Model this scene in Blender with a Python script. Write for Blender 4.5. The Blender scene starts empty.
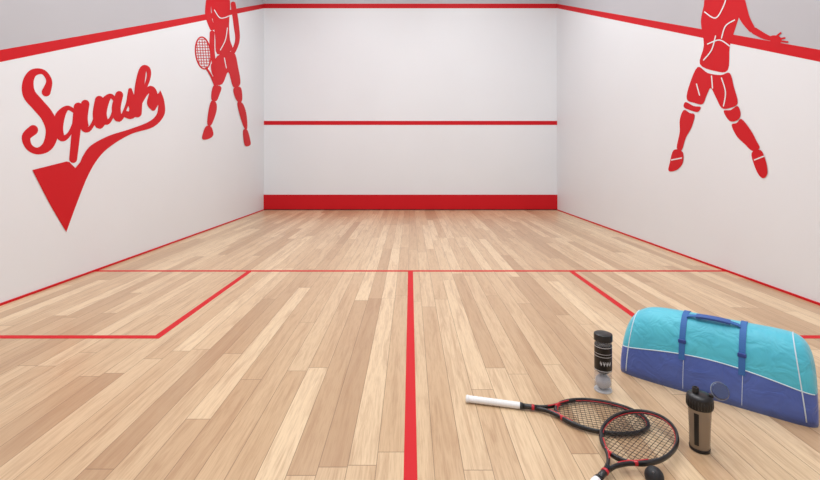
import bpy, bmesh, math, random
from mathutils import Vector, Matrix
from mathutils.geometry import delaunay_2d_cdt
random.seed(4)
scene = bpy.context.scene
try:
    scene.view_settings.view_transform = 'Standard'
    scene.view_settings.look = 'None'
except Exception:
    pass

# ------------------------------------------------------------------ helpers
def lin(c):
    r = []
    for v in c:
        v /= 255.0
        r.append(v/12.92 if v <= 0.04045 else ((v+0.055)/1.055)**2.4)
    return (r[0], r[1], r[2], 1.0)

def mat(name, col, rough=0.5, metal=0.0, alpha=1.0, bump=0.0, bscale=200.0, spec=0.5, coat=0.0):
    m = bpy.data.materials.new(name); m.use_nodes = True
    nt = m.node_tree; b = nt.nodes['Principled BSDF']
    b.inputs['Base Color'].default_value = col
    b.inputs['Roughness'].default_value = rough
    b.inputs['Metallic'].default_value = metal
    b.inputs['Alpha'].default_value = alpha
    b.inputs['Specular IOR Level'].default_value = spec
    b.inputs['Coat Weight'].default_value = coat
    n = nt.nodes.new('ShaderNodeTexNoise'); n.inputs['Scale'].default_value = bscale
    tc = nt.nodes.new('ShaderNodeTexCoord'); nt.links.new(tc.outputs['Object'], n.inputs['Vector'])
    bp = nt.nodes.new('ShaderNodeBump'); bp.inputs['Strength'].default_value = bump
    bp.inputs['Distance'].default_value = 0.002
    nt.links.new(n.outputs['Fac'], bp.inputs['Height'])
    if bump > 0: nt.links.new(bp.outputs['Normal'], b.inputs['Normal'])
    return m

class G:
    """tiny node-graph helper"""
    def __init__(s, nt): s.nt = nt
    def m(s, op, a, b=None, c=None):
        n = s.nt.nodes.new('ShaderNodeMath'); n.operation = op
        for i, v in enumerate((a, b, c)):
            if v is None: continue
            if isinstance(v, (int, float)): n.inputs[i].default_value = v
            else: s.nt.links.new(v, n.inputs[i])
        return n.outputs[0]
    def mix(s, f, a, b):
        n = s.nt.nodes.new('ShaderNodeMix'); n.data_type = 'RGBA'
        for sock, v in ((n.inputs[0], f), (n.inputs[6], a), (n.inputs[7], b)):
            if isinstance(v, tuple): sock.default_value = v
            elif isinstance(v, (int, float)): sock.default_value = v
            else: s.nt.links.new(v, sock)
        return n.outputs[2]

def mesh_obj(name, verts, faces, mats, smooth=False, parent=None, fm=None):
    me = bpy.data.meshes.new(name); me.from_pydata([tuple(v) for v in verts], [], faces)
    if not isinstance(mats, (list, tuple)): mats = [mats]
    for m in mats: me.materials.append(m)
    for i, p in enumerate(me.polygons):
        p.use_smooth = smooth
        if fm: p.material_index = fm[i]
    me.update()
    o = bpy.data.objects.new(name, me); scene.collection.objects.link(o)
    if parent: o.parent = parent
    return o

def fixn(o):
    bm = bmesh.new(); bm.from_mesh(o.data); bmesh.ops.recalc_face_normals(bm, faces=bm.faces)
    bm.to_mesh(o.data); bm.free(); return o

def box(name, x0, x1, y0, y1, z0, z1, m, parent=None, bevel=0):
    v = [(x, y, z) for x in (x0, x1) for y in (y0, y1) for z in (z0, z1)]
    f = [(0,1,3,2),(4,6,7,5),(0,4,5,1),(2,3,7,6),(0,2,6,4),(1,5,7,3)]
    o = fixn(mesh_obj(name, v, f, m, parent=parent))
    if bevel:
        b = o.modifiers.new('b', 'BEVEL'); b.width = bevel; b.segments = 3
    return o

def empty(name, loc=(0,0,0), rz=0, rot=None):
    e = bpy.data.objects.new(name, None); e.location = loc
    e.rotation_euler = rot if rot else (0, 0, rz); e.empty_display_size = 0.05
    scene.collection.objects.link(e); return e

def catmull(p, closed=False, n=6):
    p = [tuple(q) for q in p]; out = []; N = len(p)
    rng = range(N if closed else N-1)
    for i in rng:
        if closed: a, b, c, d = p[(i-1) % N], p[i], p[(i+1) % N], p[(i+2) % N]
        else: a, b, c, d = p[max(i-1, 0)], p[i], p[i+1], p[min(i+2, N-1)]
        for k in range(n):
            t = k/n
            out.append(tuple(0.5*((2*b[j])+(-a[j]+c[j])*t+(2*a[j]-5*b[j]+4*c[j]-d[j])*t*t+(-a[j]+3*b[j]-3*c[j]+d[j])*t**3) for j in range(len(b))))
    if not closed: out.append(p[-1])
    return out

def tube(name, pts, rads, m, closed=False, seg=10, up=Vector((0,0,1)), flat=1.0, parent=None, caps=True, pm=None):
    """sweep; section radius r sideways, r*flat along up"""
    P = [Vector(q) for q in pts]; N = len(P)
    if not isinstance(rads, (list, tuple)): rads = [rads]*N
    V = []; F = []; fm = []
    for i in range(N):
        a = P[(i-1) % N] if closed or i > 0 else P[i]
        b = P[(i+1) % N] if closed or i < N-1 else P[i]
        t = (b-a).normalized()
        u = up if abs(t.dot(up)) < 0.95 else Vector((1, 0, 0))
        s = t.cross(u).normalized(); w = s.cross(t).normalized()
        for k in range(seg):
            an = 2*math.pi*k/seg
            V.append(P[i] + s*math.cos(an)*rads[i] + w*math.sin(an)*rads[i]*flat)
    for i in range(N if closed else N-1):
        j = (i+1) % N
        for k in range(seg):
            F.append((i*seg+k, i*seg+(k+1) % seg, j*seg+(k+1) % seg, j*seg+k))
            fm.append(pm(i/N) if pm else 0)
    if not closed and caps:
        F.append(tuple(range(seg))); F.append(tuple((N-1)*seg+k for k in range(seg))); fm += [0, 0]
    return fixn(mesh_obj(name, V, F, m, smooth=True, parent=parent, fm=fm))

def lathe(name, prof, m, seg=48, parent=None, loc=(0,0,0)):
    V = []; F = []
    for r, z in prof:
        for k in range(seg):
            a = 2*math.pi*k/seg; V.append((loc[0]+r*math.cos(a), loc[1]+r*math.sin(a), loc[2]+z))
    for i in range(len(prof)-1):
        for k in range(seg):
            F.append((i*seg+k, i*seg+(k+1) % seg, (i+1)*seg+(k+1) % seg, (i+1)*seg+k))
    o = mesh_obj(name, V, F, m, smooth=True, parent=parent)
    bm = bmesh.new(); bm.from_mesh(o.data); bmesh.ops.remove_doubles(bm, verts=bm.verts, dist=1e-6)
    bmesh.ops.recalc_face_normals(bm, faces=bm.faces); bm.to_mesh(o.data); bm.free()
    e = o.modifiers.new('e', 'EDGE_SPLIT'); e.split_angle = math.radians(40)
    return o

def sphere(name, r, loc, m, parent=None):
    prof = [(max(1e-7, r*math.sin(math.pi*i/24)), -r*math.cos(math.pi*i/24)) for i in range(25)]
    o = lathe(name, prof, m, 32, parent, (0,0,0)); o.location = loc
    return o

# ------------------------------------------------------------------ room constants
HW = 3.2; YF = 9.825; YB = -1.6; HC = 5.7; CAMH = 1.158; F = 450.0
OUT_B = 0.3973; OUT_A = 4.455 - OUT_B*YF; OUT_MIN = OUT_A + OUT_B*2.4

RED = lin((200, 16, 28))
m_red = mat('red_paint', RED, 0.55, spec=0.25)
m_white_line = mat('white_paint', lin((226, 227, 230)), 0.6)
m_black = mat('black_plastic', lin((22, 22, 24)), 0.35)
m_tin = mat('red_tin_paint', lin((198, 16, 28)), 0.5, spec=0.25)

# wall material: white court paint below out line, grey plaster above
def wall_mat(name, side):
    m = bpy.data.materials.new(name); m.use_nodes = True
    nt = m.node_tree; g = G(nt); b = nt.nodes['Principled BSDF']
    geo = nt.nodes.new('ShaderNodeNewGeometry'); sp = nt.nodes.new('ShaderNodeSeparateXYZ')
    nt.links.new(geo.outputs['Position'], sp.inputs[0])
    if side:
        lim = g.m('MAXIMUM', g.m('ADD', g.m('MULTIPLY', sp.outputs[1], OUT_B), OUT_A), OUT_MIN)
    else:
        lim = 4.455
    mask = g.m('GREATER_THAN', sp.outputs[2], lim)
    n = nt.nodes.new('ShaderNodeTexNoise'); n.inputs['Scale'].default_value = 0.8
    nt.links.new(geo.outputs['Position'], n.inputs['Vector'])
    white = g.mix(n.outputs['Fac'], lin((225, 228, 232)), lin((231, 234, 238)))
    grey = g.mix(n.outputs['Fac'], lin((180, 180, 185)), lin((190, 190, 195)))
    nt.links.new(g.mix(mask, white, grey), b.inputs['Base Color'])
    b.inputs['Roughness'].default_value = 0.5
    n2 = nt.nodes.new('ShaderNodeTexNoise'); n2.inputs['Scale'].default_value = 60
    nt.links.new(geo.outputs['Position'], n2.inputs['Vector'])
    bp = nt.nodes.new('ShaderNodeBump'); bp.inputs['Strength'].default_value = 0.05; bp.inputs['Distance'].default_value = 0.003
    nt.links.new(n2.outputs['Fac'], bp.inputs['Height']); nt.links.new(bp.outputs['Normal'], b.inputs['Normal'])
    return m
m_ws = wall_mat('court_wall_paint_side', True)
m_wf = wall_mat('court_wall_paint_front', False)
m_wb = mat('plaster', lin((225, 225, 228)), 0.7)

# wood floor
def floor_mat():
    m = bpy.data.materials.new('oak_strip_floor'); m.use_nodes = True
    nt = m.node_tree; g = G(nt); L = nt.links; b = nt.nodes['Principled BSDF']
    geo = nt.nodes.new('ShaderNodeNewGeometry'); sp = nt.nodes.new('ShaderNodeSeparateXYZ')
    L.new(geo.outputs['Position'], sp.inputs[0])
    W = 0.108; LEN = 2.0
    xs = g.m('DIVIDE', g.m('ADD', sp.outputs[0], 20.0), W); col = g.m('FLOOR', xs); fx = g.m('FRACT', xs)
    wn = nt.nodes.new('ShaderNodeTexWhiteNoise'); wn.noise_dimensions = '1D'; L.new(col, wn.inputs['W'])
    ys = g.m('ADD', g.m('DIVIDE', g.m('ADD', sp.outputs[1], 20.0), LEN), g.m('MULTIPLY', wn.outputs['Value'], 9.0))
    row = g.m('FLOOR', ys); fy = g.m('FRACT', ys)
    cb = nt.nodes.new('ShaderNodeCombineXYZ'); L.new(col, cb.inputs[0]); L.new(row, cb.inputs[1])
    wn2 = nt.nodes.new('ShaderNodeTexWhiteNoise'); wn2.noise_dimensions = '2D'; L.new(cb.outputs[0], wn2.inputs['Vector'])
    rnd = wn2.outputs['Value']
    # broad figure
    cg = nt.nodes.new('ShaderNodeCombineXYZ')
    L.new(g.m('MULTIPLY', sp.outputs[0], 28.0), cg.inputs[0])
    L.new(g.m('MULTIPLY', sp.outputs[1], 1.8), cg.inputs[1])
    L.new(g.m('MULTIPLY', rnd, 60.0), cg.inputs[2])
    n = nt.nodes.new('ShaderNodeTexNoise'); n.inputs['Scale'].default_value = 1.0; n.inputs['Detail'].default_value = 6
    n.inputs['Roughness'].default_value = 0.65; n.inputs['Distortion'].default_value = 0.7
    L.new(cg.outputs[0], n.inputs['Vector'])
    # fine pores
    cg2 = nt.nodes.new('ShaderNodeCombineXYZ')
    L.new(g.m('MULTIPLY', sp.outputs[0], 200.0), cg2.inputs[0])
    L.new(g.m('MULTIPLY', sp.outputs[1], 10.0), cg2.inputs[1])
    L.new(g.m('MULTIPLY', rnd, 31.0), cg2.inputs[2])
    n3 = nt.nodes.new('ShaderNodeTexNoise'); n3.inputs['Scale'].default_value = 1.0; n3.inputs['Detail'].default_value = 3
    L.new(cg2.outputs[0], n3.inputs['Vector'])
    rp = nt.nodes.new('ShaderNodeValToRGB'); cr = rp.color_ramp
    cr.elements[0].position = 0.0; cr.elements[0].color = lin((184, 151, 117))
    cr.elements[1].position = 1.0; cr.elements[1].color = lin((225, 199, 163))
    e = cr.elements.new(0.25); e.color = lin((202, 171, 135))
    e = cr.elements.new(0.7); e.color = lin((214, 186, 150))
    L.new(rnd, rp.inputs[0])
    mr = nt.nodes.new('ShaderNodeMapRange'); mr.inputs['From Min'].default_value = 0.47; mr.inputs['From Max'].default_value = 0.72
    L.new(n.outputs['Fac'], mr.inputs['Value'])
    c1 = g.mix(g.m('MULTIPLY', mr.outputs[0], 0.62), rp.outputs[0], lin((160, 121, 88)))
    mr2 = nt.nodes.new('ShaderNodeMapRange'); mr2.inputs['From Min'].default_value = 0.45; mr2.inputs['From Max'].default_value = 0.75
    L.new(n3.outputs['Fac'], mr2.inputs['Value'])
    c2 = g.mix(g.m('MULTIPLY', mr2.outputs[0], 0.34), c1, lin((156, 118, 86)))
    gx = g.m('GREATER_THAN', g.m('ABSOLUTE', g.m('SUBTRACT', fx, 0.5)), 0.5-0.013)
    gy = g.m('GREATER_THAN', g.m('ABSOLUTE', g.m('SUBTRACT', fy, 0.5)), 0.5-0.0009)
    gap = g.m('MAXIMUM', gx, gy)
    L.new(g.mix(g.m('MULTIPLY', gap, 0.7), c2, lin((112, 82, 58))), b.inputs['Base Color'])
    b.inputs['Roughness'].default_value = 0.30
    b.inputs['Specular IOR Level'].default_value = 0.45
    bp = nt.nodes.new('ShaderNodeBump'); bp.inputs['Strength'].default_value = 0.10; bp.inputs['Distance'].default_value = 0.001
    L.new(g.m('SUBTRACT', n3.outputs['Fac'], gap), bp.inputs['Height']); L.new(bp.outputs['Normal'], b.inputs['Normal'])
    return m
m_floor = floor_mat()

box('floor', -HW-0.12, HW+0.12, YB-0.12, YF+0.12, -0.1, 0, m_floor)
box('wall_left', -HW-0.12, -HW, YB-0.12, YF+0.12, 0, HC, m_ws)
box('wall_right', HW, HW+0.12, YB-0.12, YF+0.12, 0, HC, m_ws)
box('wall_front', -HW, HW, YF, YF+0.12, 0, HC, m_wf)
box('wall_back', -HW, HW, YB-0.12, YB, 0, HC, m_wb)
box('ceiling', -HW-0.12, HW+0.12, YB-0.12, YF+0.12, HC, HC+0.12, m_wb)

# ------------------------------------------------------------------ court markings
e = 0.003
box('tin_board', -HW, HW, YF-0.025, YF, 0.02, 0.335, m_tin)
box('tin_shadow_strip', -HW, HW, YF-0.012, YF, 0.0, 0.02, mat('painted_gap_shadow', lin((70, 20, 22)), 0.6))  # dark strip in the gap below the tin, its shadow painted as colour
box('service_line', -HW, HW, YF-e, YF, 1.858, 1.946, m_red)
box('front_out_line', -HW, HW, YF-e, YF, 4.405, 4.505, m_red)
for sx in (-1, 1):
    x0, x1 = (sx*HW, sx*(HW-0.001))
    pts = [(YB, OUT_MIN), (2.4, OUT_MIN), (YF-e, OUT_A+OUT_B*(YF-e))]
    V = []
    for y, z in pts:
        for x in (x0, x1):
            V += [(x, y, z-0.047), (x, y, z+0.047)]
    Fs = []
    for i in range(2):
        a = i*4; bq = a+4
        Fs += [(a,a+1,bq+1,bq), (a+2,bq+2,bq+3,a+3), (a,bq,bq+2,a+2), (a+1,a+3,bq+3,bq+1)]
    Fs += [(0,2,3,1), (8,9,11,10)]
    fixn(mesh_obj('side_out_line_left' if sx < 0 else 'side_out_line_right', V, Fs, m_red))  # sloping red out lines of the court, on the side walls
    box('trim_1' if sx < 0 else 'trim_2', min(x0, sx*(HW-0.012)), max(x0, sx*(HW-0.012)), YB, YF-0.03, 0, 0.018, m_red)
YS = 521.1/(271-157)      # short line
YBX = 521.1/(337-157)     # service box near line
lw = 0.025
box('short_line', -HW+0.012, HW-0.012, YS-lw, YS+lw, 0, 0.0012, m_red)
box('half_court_line', -lw, lw, YB, YS-lw, 0, 0.0012, m_red)
for sx in (-1, 1):
    r = empty('service_box_line')
    xi = sx*1.63
    box('side_stripe', xi-lw, xi+lw, YBX-lw, YS-lw, 0, 0.0012, m_red, parent=r)
    xa, xb = sorted((xi+sx*lw, sx*(HW-0.012)))
    box('back_stripe', xa, xb, YBX-lw, YBX+lw, 0, 0.0012, m_red, parent=r)

# ------------------------------------------------------------------ wall graphics (flat vinyl on the side walls)
def wall_pt(u, v, side, off):
    """measured photo position -> point on side-wall plane"""
    Y = HW*F/abs(u-410.5); Z = CAMH + (157-v)*Y/F
    return (side*(HW-off), Y, Z)

class Decal:
    def __init__(s, name, side):
        s.name = name; s.side = side; s.root = empty(name); s.k = 0
    def off(s):
        s.k += 1
        return 0.0014 + 0.00015*s.k
    def poly(s, pts, m=None, nm='shape'):
        off = s.off()
        P2 = [wall_pt(p[0], p[1], s.side, off) for p in pts]
        x = P2[0][0]
        res = delaunay_2d_cdt([Vector((p[1], p[2])) for p in P2], [], [list(range(len(P2)))], 1, 1e-5)
        mesh_obj(nm, [(x, v.x, v.y) for v in res[0]], [tuple(f) for f in res[2]], m or m_red, parent=s.root)
    def strip(s, pts, w, m=None, nm='stroke', n=6):
        if not isinstance(w, (list, tuple)): w = [w]*len(pts)
        c = catmull([(p[0], p[1], ww) for p, ww in zip(pts, w)], n=n)
        off = s.off()
        V = []; Fs = []
        N = len(c)
        for i in range(N):
            a = c[max(i-1, 0)]; b = c[min(i+1, N-1)]
            dx, dy = b[0]-a[0], b[1]-a[1]; l = math.hypot(dx, dy) or 1
            nx, ny = -dy/l, dx/l; r = c[i][2]/2; oo = off+0.0001*i/N
            V += [wall_pt(c[i][0]+nx*r, c[i][1]+ny*r, s.side, oo), wall_pt(c[i][0]-nx*r, c[i][1]-ny*r, s.side, oo)]
        for i in range(N-1): Fs.append((2*i, 2*i+1, 2*i+3, 2*i+2))
        # half-round ends
        for end in (0, N-1):
            j = 1 if end == 0 else N-2
            ang = math.atan2(c[end][1]-c[j][1], c[end][0]-c[j][0])
            base = len(V); r = c[end][2]/2; oo = off+0.0001*end/N
            for k in range(9):
                an = ang-math.pi/2+math.pi*k/8
                V.append(wall_pt(c[end][0]+r*math.cos(an), c[end][1]+r*math.sin(an), s.side, oo))
            Fs.append(tuple(base+k for k in range(9)))
        mesh_obj(nm, V, Fs, m or m_red, parent=s.root)
    def ring(s, cx, cy, rx, ry, w, rot=0, nm='ring'):
        p = []
        for k in range(33):
            a = 2*math.pi*k/32; x, y = rx*math.cos(a), ry*math.sin(a)
            p.append((cx+x*math.cos(rot)-y*math.sin(rot), cy+x*math.sin(rot)+y*math.cos(rot)))
        s.strip(p, w, nm=nm, n=2)
    def ell(s, cx, cy, rx, ry, rot=0, nm='ellipse', m=None):
        s.poly([(cx+rx*math.cos(a)*math.cos(rot)-ry*math.sin(a)*math.sin(rot), cy+rx*math.cos(a)*math.sin(rot)+ry*math.sin(a)*math.cos(rot)) for a in [2*math.pi*k/28 for k in range(28)]], nm=nm, m=m)

# --- Squash lettering (heavy brush script)
D = Decal('squash_lettering_wall_decal', -1)
D.strip([(46,92),(49,81),(43,72),(33,73),(28,82),(29,94),(38,105),(47,116),(52,130),(48,145),(38,151),(29,147),(26,137),(33,130)],
        [9,6,5,8,11,13,13,13,13,11,7,7,9,10], nm='letter_S')
D.strip([(74,111),(67,108),(60,116),(58,129),(62,138),(69,134),(75,120)], [4,5,10,10,7,4,3], nm='letter_q')
D.strip([(78,107),(76,130),(73,159)], [9,9,8], nm='letter_q_stem')
D.strip([(75,136),(80,124),(84,108)], [3,3,3.5], nm='join_qu')
D.strip([(85,104),(83,118),(85,128),(90,128),(95,118),(98,102)], [8.5,9,8.5,4.5,3.5,3.5], nm='letter_u')
D.strip([(99,100),(97,114),(99,125),(104,122)], [8.5,9,8,4], nm='letter_u_stem')
D.strip([(115,100),(110,96),(104,103),(102,114),(106,122),(111,118),(115,106)], [4,5,9,9,6,3.5,3.5], nm='letter_a')
D.strip([(119,95),(116,108),(118,118),(123,115)], [8,9,8,4], nm='letter_a_stem')
D.strip([(122,116),(127,104),(130,90)], [3,3,3.5], nm='letter_s_up')
D.strip([(130,90),(131,100),(134,108),(131,115),(125,114)], [4,9,10,8,6.5], nm='letter_s')
D.strip([(134,112),(141,97),(148,79),(148,70),(143,69),(140,82),(138,98),(137,113)], [3,3,4,5,7,9,9,9], nm='letter_h')
D.strip([(139,106),(145,94),(150,89),(153,94),(151,103),(153,108)], [3,4.5,6.5,8.5,8.5,5.5], nm='letter_h_arch')
top = catmull([(82,157),(90,146),(108,136),(130,129),(148,122),(156,115),(158,106),(157,97)])
bot = catmull([(160,90),(164,101),(164,115),(153,127),(131,134),(112,145),(99,157),(88,175),(77,202),(66,232)])
left = catmull([(66,232),(50,205),(32,170)])[1:]
top0 = catmull([(32,170),(52,165),(68,161)])[1:-1]
D.poly(bot+left+top0+[(69,162),(75,168),(80,162)]+top, nm='swoosh_tail')
D.strip([(153,108),(156,104),(159,95)], [4.5,4,4], nm='swoosh_join')

# --- player on left wall
D = Decal('squash_player_wall_decal', -1)
def P(pts, nm): D.poly(catmull(pts, True, 4), nm=nm)
D.ell(217, -24, 6, 11, nm='head')
P([(213,-15),(222,-15),(223,-8),(213,-8)], 'neck')
P([(211,-8),(226,-9),(230,3),(229,25),(230,40),(232,50),(217,54),(215,36),(212,14)], 'shirt')
D.strip([(209,-4),(208,14),(212,28)], [5,6,5], nm='upper_arm')
D.strip([(233,4),(236,24),(237,42),(229,58),(218,70)], [5,5.5,4.5,4.5,4], nm='arm')
D.strip([(212,33),(212,50),(214,64)], [5,5,4], nm='forearm')
P([(211,64),(217,63),(220,70),(217,77),(212,74)], 'hand')
D.ring(203, 53, 7.5, 16, 1.4, rot=-0.12, nm='racket_head')
for k in range(-2, 3): D.strip([(203+k*2.6-1.2, 53-14+abs(k)*2), (203+k*2.6+1.2, 53+14-abs(k)*2)], 0.6, nm='string')
for k in range(-5, 6): 
    hw = 7*math.sqrt(max(0, 1-(k*2.7/16)**2)); D.strip([(203-hw+k*.3, 53+k*2.7), (203+hw+k*.3, 53+k*2.7)], 0.6, nm='string')
D.strip([(206,68),(211,76),(216,88)], [2,2.2,2.6], nm='racket_handle')
P([(217,56),(233,52),(238,68),(240,84),(233,87),(228,72),(222,84),(213,83),(214,68)], 'shorts')
P([(213,86),(221,87),(219,95),(216,101),(211,99)], 'thigh')
P([(211,101),(216,103),(216,112),(211,125),(207,124),(208,112)], 'calf')
P([(206,126),(211,127),(213,135),(208,139),(202,139),(203,132)], 'shoe')
P([(233,89),(240,87),(242,95),(241,102),(236,100)], 'thigh')
P([(237,103),(242,103),(246,113),(247,128),(244,128),(240,117)], 'calf')
P([(243,130),(247,130),(250,140),(250,145),(245,146),(243,138)], 'shoe')
for a in ([(214,10),(220,18),(229,16)], [(220,50),(225,40),(227,28)], [(224,58),(226,68)]):
    D.strip(a, 0.9, m=m_white_line, nm='seam')

# --- player on right wall
D = Decal('squash_player_wall_decal', 1)
D.ell(722, -34, 10, 15, nm='head')
P([(716,-22),(728,-22),(730,-12),(714,-12)], 'neck')
P([(706,-10),(716,-15),(735,-13),(744,-2),(740,14),(735,30),(730,46),(728,70),(715,71),(700,64),(704,45),(701,22),(704,5)], 'shirt')
D.strip([(703,-6),(690,-20),(686,-38)], [12,11,9], nm='upper_arm')
D.strip([(687,-42),(696,-60)], [8,6], nm='forearm')
D.strip([(697,-62),(702,-82)], 2.5, nm='racket_handle')
D.ring(708, -105, 13, 22, 2, rot=0.25, nm='racket_head')
D.strip([(740,3),(745,18),(752,29)], [12,10,7], nm='upper_arm')
D.strip([(755,31),(764,36),(772,39)], [7,6,4], nm='forearm')
P([(771,36),(779,36),(782,41),(777,45),(771,42)], 'palm')
D.strip([(779,39),(785,38)], 1.8, nm='finger'); D.strip([(779,41),(788,42)], 1.8, nm='finger')
D.strip([(778,43),(785,46)], 1.8, nm='finger'); D.strip([(776,37),(781,33)], 1.8, nm='finger')
P([(698,67),(708,73),(721,75),(730,73),(734,86),(738,103),(730,108),(722,108),(716,97),(711,88),(707,95),(703,104),(695,103),(687,99),(690,84)], 'shorts')
P([(686,102),(694,106),(701,107),(698,112),(690,110),(684,107)], 'knee')
P([(684,110),(690,113),(695,115),(692,127),(686,138),(682,150),(677,148),(680,132),(680,120)], 'calf')
P([(674,150),(683,152),(683,163),(677,170),(669,171),(670,163)], 'shoe')
P([(724,111),(731,110),(738,106),(741,114),(738,120),(730,121)], 'knee')
P([(732,125),(737,123),(742,119),(751,130),(757,141),(760,148),(753,151),(745,144),(737,136)], 'calf')
P([(752,153),(761,150),(766,160),(768,172),(765,178),(760,176),(755,166)], 'shoe')
for a in ([(705,12),(716,18),(724,6),(728,-8)], [(730,46),(720,40),(708,44)], [(704,60),(712,50),(716,36)], [(735,20),(726,26),(722,38)],
          [(712,76),(713,88)], [(722,78),(726,92),(724,106)], [(697,84),(700,95)],
          [(672,160),(682,158)], [(755,160),(765,156)]):
    D.strip(a, 1.2, m=m_white_line, nm='seam')

# ------------------------------------------------------------------ rackets
m_grip = mat('white_grip_tape', lin((238, 238, 238)), 0.6, bump=0.3, bscale=120)
m_fr = mat('racket_frame_black', lin((20, 18, 20)), 0.35, coat=0.2)
m_frr = mat('racket_frame_red', lin((190, 24, 38)), 0.35, coat=0.2)
m_str = mat('racket_string', lin((28, 26, 28)), 0.5)
def racket(loc, yaw, pitch):
    R = empty('squash_racket', loc, rot=(0, -pitch, yaw))
    A, B, C = 0.19, 0.126, 0.595
    ell = [(C+A*math.cos(2*math.pi*k/72), B*math.sin(2*math.pi*k/72), 0) for k in range(72)]
    def pm(t):
        d = t*360
        return 1 if (152 < d < 170 or 190 < d < 208) else 0
    tube('head_frame', ell, 0.0068, [m_fr, m_frr], closed=True, seg=12, flat=1.5, parent=R, pm=pm)
    tube('head_inner_rim', [(C+(A-.007)*math.cos(2*math.pi*k/72), (B-.007)*math.sin(2*math.pi*k/72), 0) for k in range(72)], 0.0019, m_frr, closed=True, seg=6, parent=R)
    for s in (-1, 1):
        arm = catmull([(0.325, s*0.006, 0), (0.36, s*0.014, 0), (0.40, s*0.035, 0), (0.44, s*0.068, 0), (0.475, s*0.093, 0), (0.50, s*0.106, 0)], n=6)
        tube('throat_arm', arm, 0.0070, [m_fr, m_frr], seg=10, flat=1.35, parent=R)
        st = [(p[0]-0.001, p[1]-s*0.0045, 0.0075) for p in arm[8:24]]
        tube('throat_stripe', st, 0.003, m_frr, seg=6, parent=R)
    tube('shaft', [(0.25,0,0),(0.29,0,0),(0.335,0,0)], [0.0125,0.012,0.0135], [m_fr, m_frr], flat=0.9, seg=12, parent=R)
    tube('shaft_decal_band', [(0.300,0,0),(0.312,0,0)], 0.0136, m_frr, flat=0.9, seg=12, parent=R)
    pts = []; rr = []
    for i in range(0, 105):
        x = 0.01 + i*0.0023; pts.append((x, 0, 0)); rr.append(0.0168 + 0.0011*((i % 10)/10.0) - 0.0015*x/0.25)
    tube('grip', pts, rr, m_grip, seg=16, flat=0.88, parent=R)
    tube('butt_cap', [(0,0,0),(0.004,0,0),(0.014,0,0)], [0.015,0.0187,0.0182], m_grip, seg=16, flat=0.88, parent=R)
    tube('grip_collar', [(0.248,0,0),(0.262,0,0)], [0.0165,0.0145], m_black, seg=16, flat=0.88, parent=R)
    V = []; Fs = []
    def string(p, q, r=0.001):
        p = Vector(p); q = Vector(q); t = (q-p).normalized(); s_ = t.cross(Vector((0,0,1))); w = Vector((0,0,1))
        b0 = len(V)
        for c in (p, q):
            for k in range(4):
                a = math.pi/2*k; V.append(c+s_*math.cos(a)*r+w*math.sin(a)*r)
        for k in range(4): Fs.append((b0+k, b0+(k+1) % 4, b0+4+(k+1) % 4, b0+4+k))
    nm = 15
    for i in range(1, nm):
        y = -B + 2*B*i/nm; h = (A-.005)*math.sqrt(1-(y/B)**2); string((C-h, y, 0.0006), (C+h, y, 0.0006))
    ncr = 21
    for i in range(1, ncr):
        x = -A + 2*A*i/ncr; h = (B-.005)*math.sqrt(1-(x/A)**2); string((C+x, -h, -0.0006), (C+x, h, -0.0006))
    mesh_obj('strings', V, Fs, m_str, parent=R)
    return R
racket((0.262, 2.127, 0.0165), math.atan2(-0.183, 0.764), -0.004)
racket((0.467, 1.412, 0.0165), math.atan2(0.658, 0.753), 0.044)

# ball
m_ball = mat('black_rubber', lin((26, 26, 30)), 0.55, bump=0.2, bscale=300)
bl = sphere('squash_ball', 0.0315, (0.860, 1.588, 0.0315), m_ball)
yd = sphere('dot', 0.004, (-0.012, -0.016, 0.0258), mat('grey_dot', lin((90, 90, 95)), 0.5), parent=bl)

# ------------------------------------------------------------------ ball can
m_clear = mat('clear_plastic', lin((170, 178, 186)), 0.06, alpha=0.28, spec=0.9)
m_lab = mat('black_label', lin((14, 14, 16)), 0.3)
m_silver = mat('silver_print', lin((200, 202, 206)), 0.35)
can = empty('squash_ball_can', (0.957, 2.236, 0))
lathe('base_cup', [(0,0),(0.040,0),(0.042,0.002),(0.042,0.006),(0.0405,0.008),(0,0.008)], m_silver, parent=can)
lathe('tube', [(0.0405,0.007),(0.0405,0.262)], m_clear, parent=can)
lathe('label', [(0.0412,0.105),(0.0412,0.228)], m_lab, parent=can)
for z, h in ((0.107,0.003),(0.176,0.0025),(0.190,0.002),(0.221,0.003)):
    lathe('label_stripe', [(0.0416,z),(0.0416,z+h)], m_silver, parent=can)
for k in range(4):
    a = -2.2+0.36*k
    V = []; Fs = []
    for i in range(7):
        an = a-0.12+0.24*i/6; zz = 0.006*math.sin(i*1.3+k)
        V += [(0.0417*math.cos(an), 0.0417*math.sin(an), 0.140+zz), (0.0417*math.cos(an), 0.0417*math.sin(an), 0.152+zz)]
        if i: Fs.append((2*i-2, 2*i, 2*i+1, 2*i-1))
    mesh_obj('label_logo', V, Fs, m_silver, parent=can)
lathe('lid', [(0,0.284),(0.036,0.284),(0.0425,0.281),(0.0435,0.276),(0.0435,0.250),(0.042,0.249),(0.0405,0.250)], m_black, parent=can)
m_lb = mat('pale_rubber', lin((200, 200, 205)), 0.5)
for i, mm in enumerate((m_lb, m_ball, m_ball)):
    sphere('ball', 0.036, (0, 0, 0.0445+0.0722*i), mm, parent=can)

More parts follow.
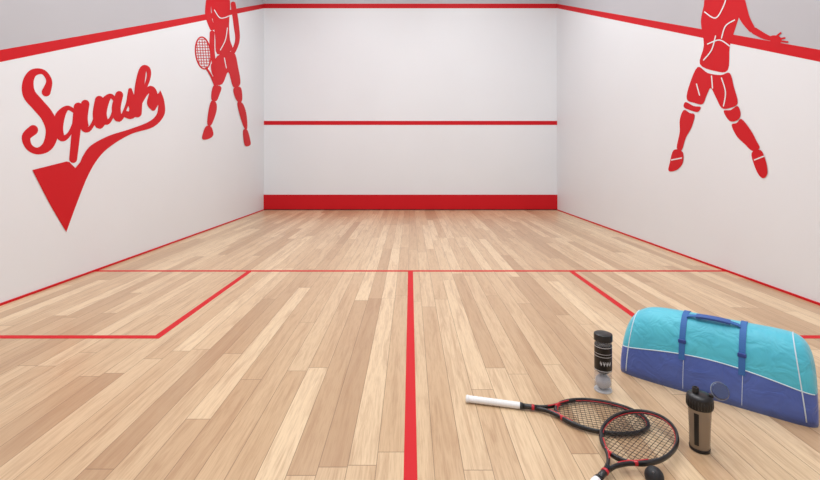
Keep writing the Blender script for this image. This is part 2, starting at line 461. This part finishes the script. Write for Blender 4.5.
# ------------------------------------------------------------------ shaker bottle
m_smoke = mat('smoky_plastic', lin((150, 132, 112)), 0.12, alpha=0.72, spec=0.7)
m_drink = mat('bottle_liquid', lin((176, 160, 138)), 0.3)
sh = empty('shaker_bottle', (1.147, 1.785, 0), rz=math.radians(-25))
lathe('body', [(0,0.0),(0.032,0.0),(0.035,0.004),(0.036,0.02),(0.037,0.08),(0.041,0.165),(0.041,0.176)], m_smoke, parent=sh)
lathe('content', [(0,0.006),(0.031,0.006),(0.0345,0.02),(0.0355,0.08),(0.0375,0.125),(0,0.125)], m_drink, parent=sh)
lathe('base_band', [(0,0.0),(0.0335,0.0),(0.0365,0.003),(0.0372,0.012),(0.0365,0.014)], m_black, parent=sh)
lathe('screw_cap', [(0.040,0.168),(0.045,0.168),(0.046,0.171),(0.046,0.205),(0.0445,0.212),(0.038,0.218),(0.016,0.222),(0,0.222)], m_black, parent=sh)
lathe('spout', [(0.012,0.22),(0.0125,0.238),(0.0105,0.243),(0.006,0.243),(0.006,0.232),(0,0.232)], m_black, parent=sh).location = (-0.014, 0, 0)
for k in range(28):
    a = 2*math.pi*k/28
    tube('cap_rib', [(0.0462*math.cos(a), 0.0462*math.sin(a), 0.173), (0.0462*math.cos(a), 0.0462*math.sin(a), 0.203)], 0.0013, m_black, seg=5, parent=sh)
V = []; Fs = []
for i in range(9):
    an = math.radians(-125 + 24*i/8)
    V += [(0.0385*math.cos(an), 0.0385*math.sin(an), 0.03), (0.0415*math.cos(an), 0.0415*math.sin(an), 0.155)]
    if i: Fs.append((2*i-2, 2*i, 2*i+1, 2*i-1))
mesh_obj('side_label', V, Fs, m_lab, parent=sh)
box('lid_hinge', 0.030, 0.046, -0.009, 0.009, 0.214, 0.226, m_black, parent=sh, bevel=0.002)
m_lid = mat('clear_lid', lin((60, 76, 120)), 0.1, alpha=0.7, spec=0.8)
lid = lathe('flip_lid', [(0,0.012),(0.028,0.012),(0.031,0.009),(0.032,0.0),(0.030,0.0),(0.029,0.008),(0,0.0095)], m_lid, parent=sh)
lid.location = (0.066, -0.004, 0.246); lid.rotation_euler = (math.radians(55), math.radians(25), 0)
rim = lathe('lid_rim', [(0.0295,-0.001),(0.033,-0.001),(0.033,0.003),(0.0295,0.003)], mat('lid_rim_grey', lin((150,160,175)), 0.2), parent=sh)
rim.location = lid.location; rim.rotation_euler = lid.rotation_euler

# ------------------------------------------------------------------ sports bag
L_, D_, H_ = 0.80, 0.155, 0.352
bag = empty('racket_bag', (1.512, 2.266, 0), rz=math.atan2(-0.453, 0.541))
def kf(s):
    q = min(1.0, abs(2*s/L_)); return max(0.0, 1-q**(6.0 if s < 0 else 12.0))**(1/3.2)
def surf(s, t, off=0.0):
    def raw(s, t):
        k = kf(s); ct, st = math.cos(t), max(0.0, math.sin(t)); mm = 2/2.5
        zz = st**mm
        y = -D_*math.copysign(abs(ct)**mm, ct)*(1-0.10*(1-zz)**4)*(0.55+0.45*k)
        z = H_*zz*k*(1+0.02*s)
        return Vector((s, y, z))
    p = raw(s, t)
    if off:
        n = (raw(min(s+1e-3, L_/2-1e-4), t)-raw(max(s-1e-3, -L_/2+1e-4), t)).cross(raw(s, t+1e-3)-raw(s, t-1e-3))
        if n.length > 0:
            n.normalize(); c = Vector((s*0.8, 0, 0.1))
            if n.dot(p-c) < 0: n = -n
            p = p+n*off
    return p
def bound(s): return 0.138 + 0.050*math.cos(min(1, abs(s)/0.40)*math.pi/2)
def t_of_z(s, zt):
    a, b = 0.0, math.pi/2
    for _ in range(40):
        mid = (a+b)/2
        if surf(s, mid).z < zt: a = mid
        else: b = mid
    return (a+b)/2
def bag_mat():
    m = bpy.data.materials.new('bag_fabric'); m.use_nodes = True
    nt = m.node_tree; g = G(nt); L = nt.links; b = nt.nodes['Principled BSDF']
    tc = nt.nodes.new('ShaderNodeTexCoord'); sp = nt.nodes.new('ShaderNodeSeparateXYZ'); L.new(tc.outputs['Object'], sp.inputs[0])
    ax = g.m('MINIMUM', g.m('DIVIDE', g.m('ABSOLUTE', sp.outputs[0]), 0.40), 1.0)
    bd = g.m('ADD', g.m('MULTIPLY', g.m('COSINE', g.m('MULTIPLY', ax, math.pi/2)), 0.050), 0.138)
    low = g.m('LESS_THAN', sp.outputs[2], bd)
    n = nt.nodes.new('ShaderNodeTexNoise'); n.inputs['Scale'].default_value = 9; n.inputs['Detail'].default_value = 3
    L.new(tc.outputs['Object'], n.inputs['Vector'])
    teal = g.mix(n.outputs['Fac'], lin((66, 174, 200)), lin((86, 200, 218)))
    blue = g.mix(n.outputs['Fac'], lin((64, 88, 168)), lin((86, 112, 190)))
    L.new(g.mix(low, teal, blue), b.inputs['Base Color'])
    b.inputs['Roughness'].default_value = 0.5
    b.inputs['Sheen Weight'].default_value = 0.2
    n2 = nt.nodes.new('ShaderNodeTexNoise'); n2.inputs['Scale'].default_value = 12; n2.inputs['Distortion'].default_value = 1.2
    L.new(tc.outputs['Object'], n2.inputs['Vector'])
    bp = nt.nodes.new('ShaderNodeBump'); bp.inputs['Strength'].default_value = 0.6; bp.inputs['Distance'].default_value = 0.016
    L.new(n2.outputs['Fac'], bp.inputs['Height']); L.new(bp.outputs['Normal'], b.inputs['Normal'])
    return m
m_bag = bag_mat()
NS, NT = 80, 48
V = []; Fs = []
for i in range(NS+1):
    ph = -math.pi/2 + math.pi*i/NS
    s = L_/2*math.copysign(abs(math.sin(ph))**0.6, math.sin(ph))
    for j in range(NT+1): V.append(surf(s, math.pi*j/NT))
for i in range(NS):
    for j in range(NT):
        a = i*(NT+1)+j; Fs.append((a, a+1, a+NT+2, a+NT+1))
    Fs.append((i*(NT+1), (i+1)*(NT+1), (i+1)*(NT+1)+NT, i*(NT+1)+NT))
o = mesh_obj('body', V, Fs, m_bag, smooth=True, parent=bag)
bm = bmesh.new(); bm.from_mesh(o.data); bmesh.ops.remove_doubles(bm, verts=bm.verts, dist=1e-5)
bmesh.ops.recalc_face_normals(bm, faces=bm.faces); bm.to_mesh(o.data); bm.free()
m_pip = mat('white_piping', lin((212, 228, 238)), 0.5)
m_strap = mat('blue_webbing', lin((50, 104, 170)), 0.65, bump=0.4, bscale=400)
m_zip = mat('zip_tape', lin((46, 130, 155)), 0.6)
for fb in (0, 1):
    pts = []
    for i in range(61):
        s = -0.385 + 0.77*i/60; t = t_of_z(s, bound(s)); t = math.pi-t if fb else t
        pts.append(surf(s, t, 0.001))
    tube('side_piping', pts, 0.0024, m_pip, seg=6, parent=bag)
for s0, bow in ((-0.335, -0.03), (0.315, 0.045)):
    pts = []
    for j in range(49):
        t = math.pi*(j+0.5)/49; pts.append(surf(s0+bow*(1-math.sin(t)), t, 0.001))
    tube('end_piping', pts, 0.0026, m_pip, seg=6, parent=bag)
tube('zip', [surf(-0.33+0.64*i/50, math.radians(112), 0.0005) for i in range(51)], 0.004, m_zip, seg=6, parent=bag)
for sx_ in (-0.10, 0.135):
    tube('low_seam', [surf(sx_+0.004*i/20, 0.02+(t_of_z(sx_, bound(sx_))-0.03)*i/20, 0.0005) for i in range(21)], 0.0013, m_pip, seg=6, parent=bag)
def ribbon(name, fn, n, w, th, m):
    V = []; Fs = []
    for i in range(n+1):
        c, sd, nn = fn(i/n)
        V += [c-sd*w/2, c+sd*w/2, c+sd*w/2+nn*th, c-sd*w/2+nn*th]
    for i in range(n):
        for k in range(4): Fs.append((4*i+k, 4*i+(k+1) % 4, 4*i+4+(k+1) % 4, 4*i+4+k))
    Fs += [(0,1,2,3), (4*n, 4*n+1, 4*n+2, 4*n+3)]
    return fixn(mesh_obj(name, V, Fs, m, parent=bag))
SA, SB = -0.105, 0.135
m_buckle = mat('buckle_plastic', lin((46, 70, 145)), 0.35)
for s0 in (SA, SB):
    ta = t_of_z(s0, bound(s0)*0.86)
    def fn(a, s0=s0, ta=ta):
        t = ta + (math.pi-2*ta)*a; p = surf(s0, t, 0.0005); q = surf(s0, t, 0.0105)
        return p, Vector((1,0,0)), (q-p).normalized()
    ribbon('strap', fn, 40, 0.026, 0.004, m_strap)
    t1 = ta+0.30
    bk = box('buckle', -0.017, 0.017, -0.005, 0.005, -0.009, 0.009, m_buckle, parent=bag, bevel=0.003)
    bk.location = surf(s0, t1, 0.005)
def fh(a):
    s = SA+0.01 + (SB-SA-0.02)*a; base = surf(s, math.radians(76), 0.002); lift = 0.016*math.sin(math.pi*a)**0.5
    return base+Vector((0, -0.004*math.sin(math.pi*a), lift)), Vector((0, 0.90, 0.22)).normalized(), Vector((0, -0.25, 0.97))
ribbon('carry_handle', fh, 30, 0.022, 0.005, m_strap)
def fh2(a):
    aa = 0.18+0.64*a; c, sd, nn = fh(aa); return c-nn*0.003, sd, nn
ribbon('handle_pad', fh2, 16, 0.030, 0.011, mat('handle_pad_fabric', lin((56, 90, 160)), 0.6))

# ------------------------------------------------------------------ ceiling lights
m_diff = bpy.data.materials.new('light_diffuser'); m_diff.use_nodes = True
bb = m_diff.node_tree.nodes['Principled BSDF']; bb.inputs['Emission Color'].default_value = (1, 1, 1, 1); bb.inputs['Emission Strength'].default_value = 2.0
m_met = mat('fixture_metal', lin((190, 190, 192)), 0.4)
for y, en in ((0.6, 58), (3.6, 66), (6.8, 66)):
    for x in (-1.4, 1.4):
        r = empty('ceiling_light', (x, y, HC))
        box('housing', -0.42, 0.42, -0.82, 0.82, -0.08, 0, m_met, parent=r, bevel=0.01)
        box('diffuser', -0.38, 0.38, -0.78, 0.78, -0.086, -0.081, m_diff, parent=r)
        ld = bpy.data.lights.new('lamp', 'AREA'); ld.shape = 'RECTANGLE'; ld.size = 0.75; ld.size_y = 1.55
        ld.energy = en; ld.color = (0.965, 0.985, 1.0)
        lo = bpy.data.objects.new('lamp', ld); scene.collection.objects.link(lo); lo.parent = r; lo.location = (0, 0, -0.1)

w = bpy.data.worlds.new('world'); scene.world = w; w.use_nodes = True
w.node_tree.nodes['Background'].inputs[0].default_value = (0.9, 0.93, 1, 1)
w.node_tree.nodes['Background'].inputs[1].default_value = 0.5

# ------------------------------------------------------------------ camera
cd = bpy.data.cameras.new('camera'); cam = bpy.data.objects.new('camera', cd); scene.collection.objects.link(cam)
cam.location = (0, 0, CAMH); cam.rotation_euler = (math.radians(90), 0, 0)
cd.sensor_width = 36; cd.lens = F/820*36; cd.shift_y = -83/820; cd.shift_x = -0.5/820
cd.clip_start = 0.05
scene.camera = cam
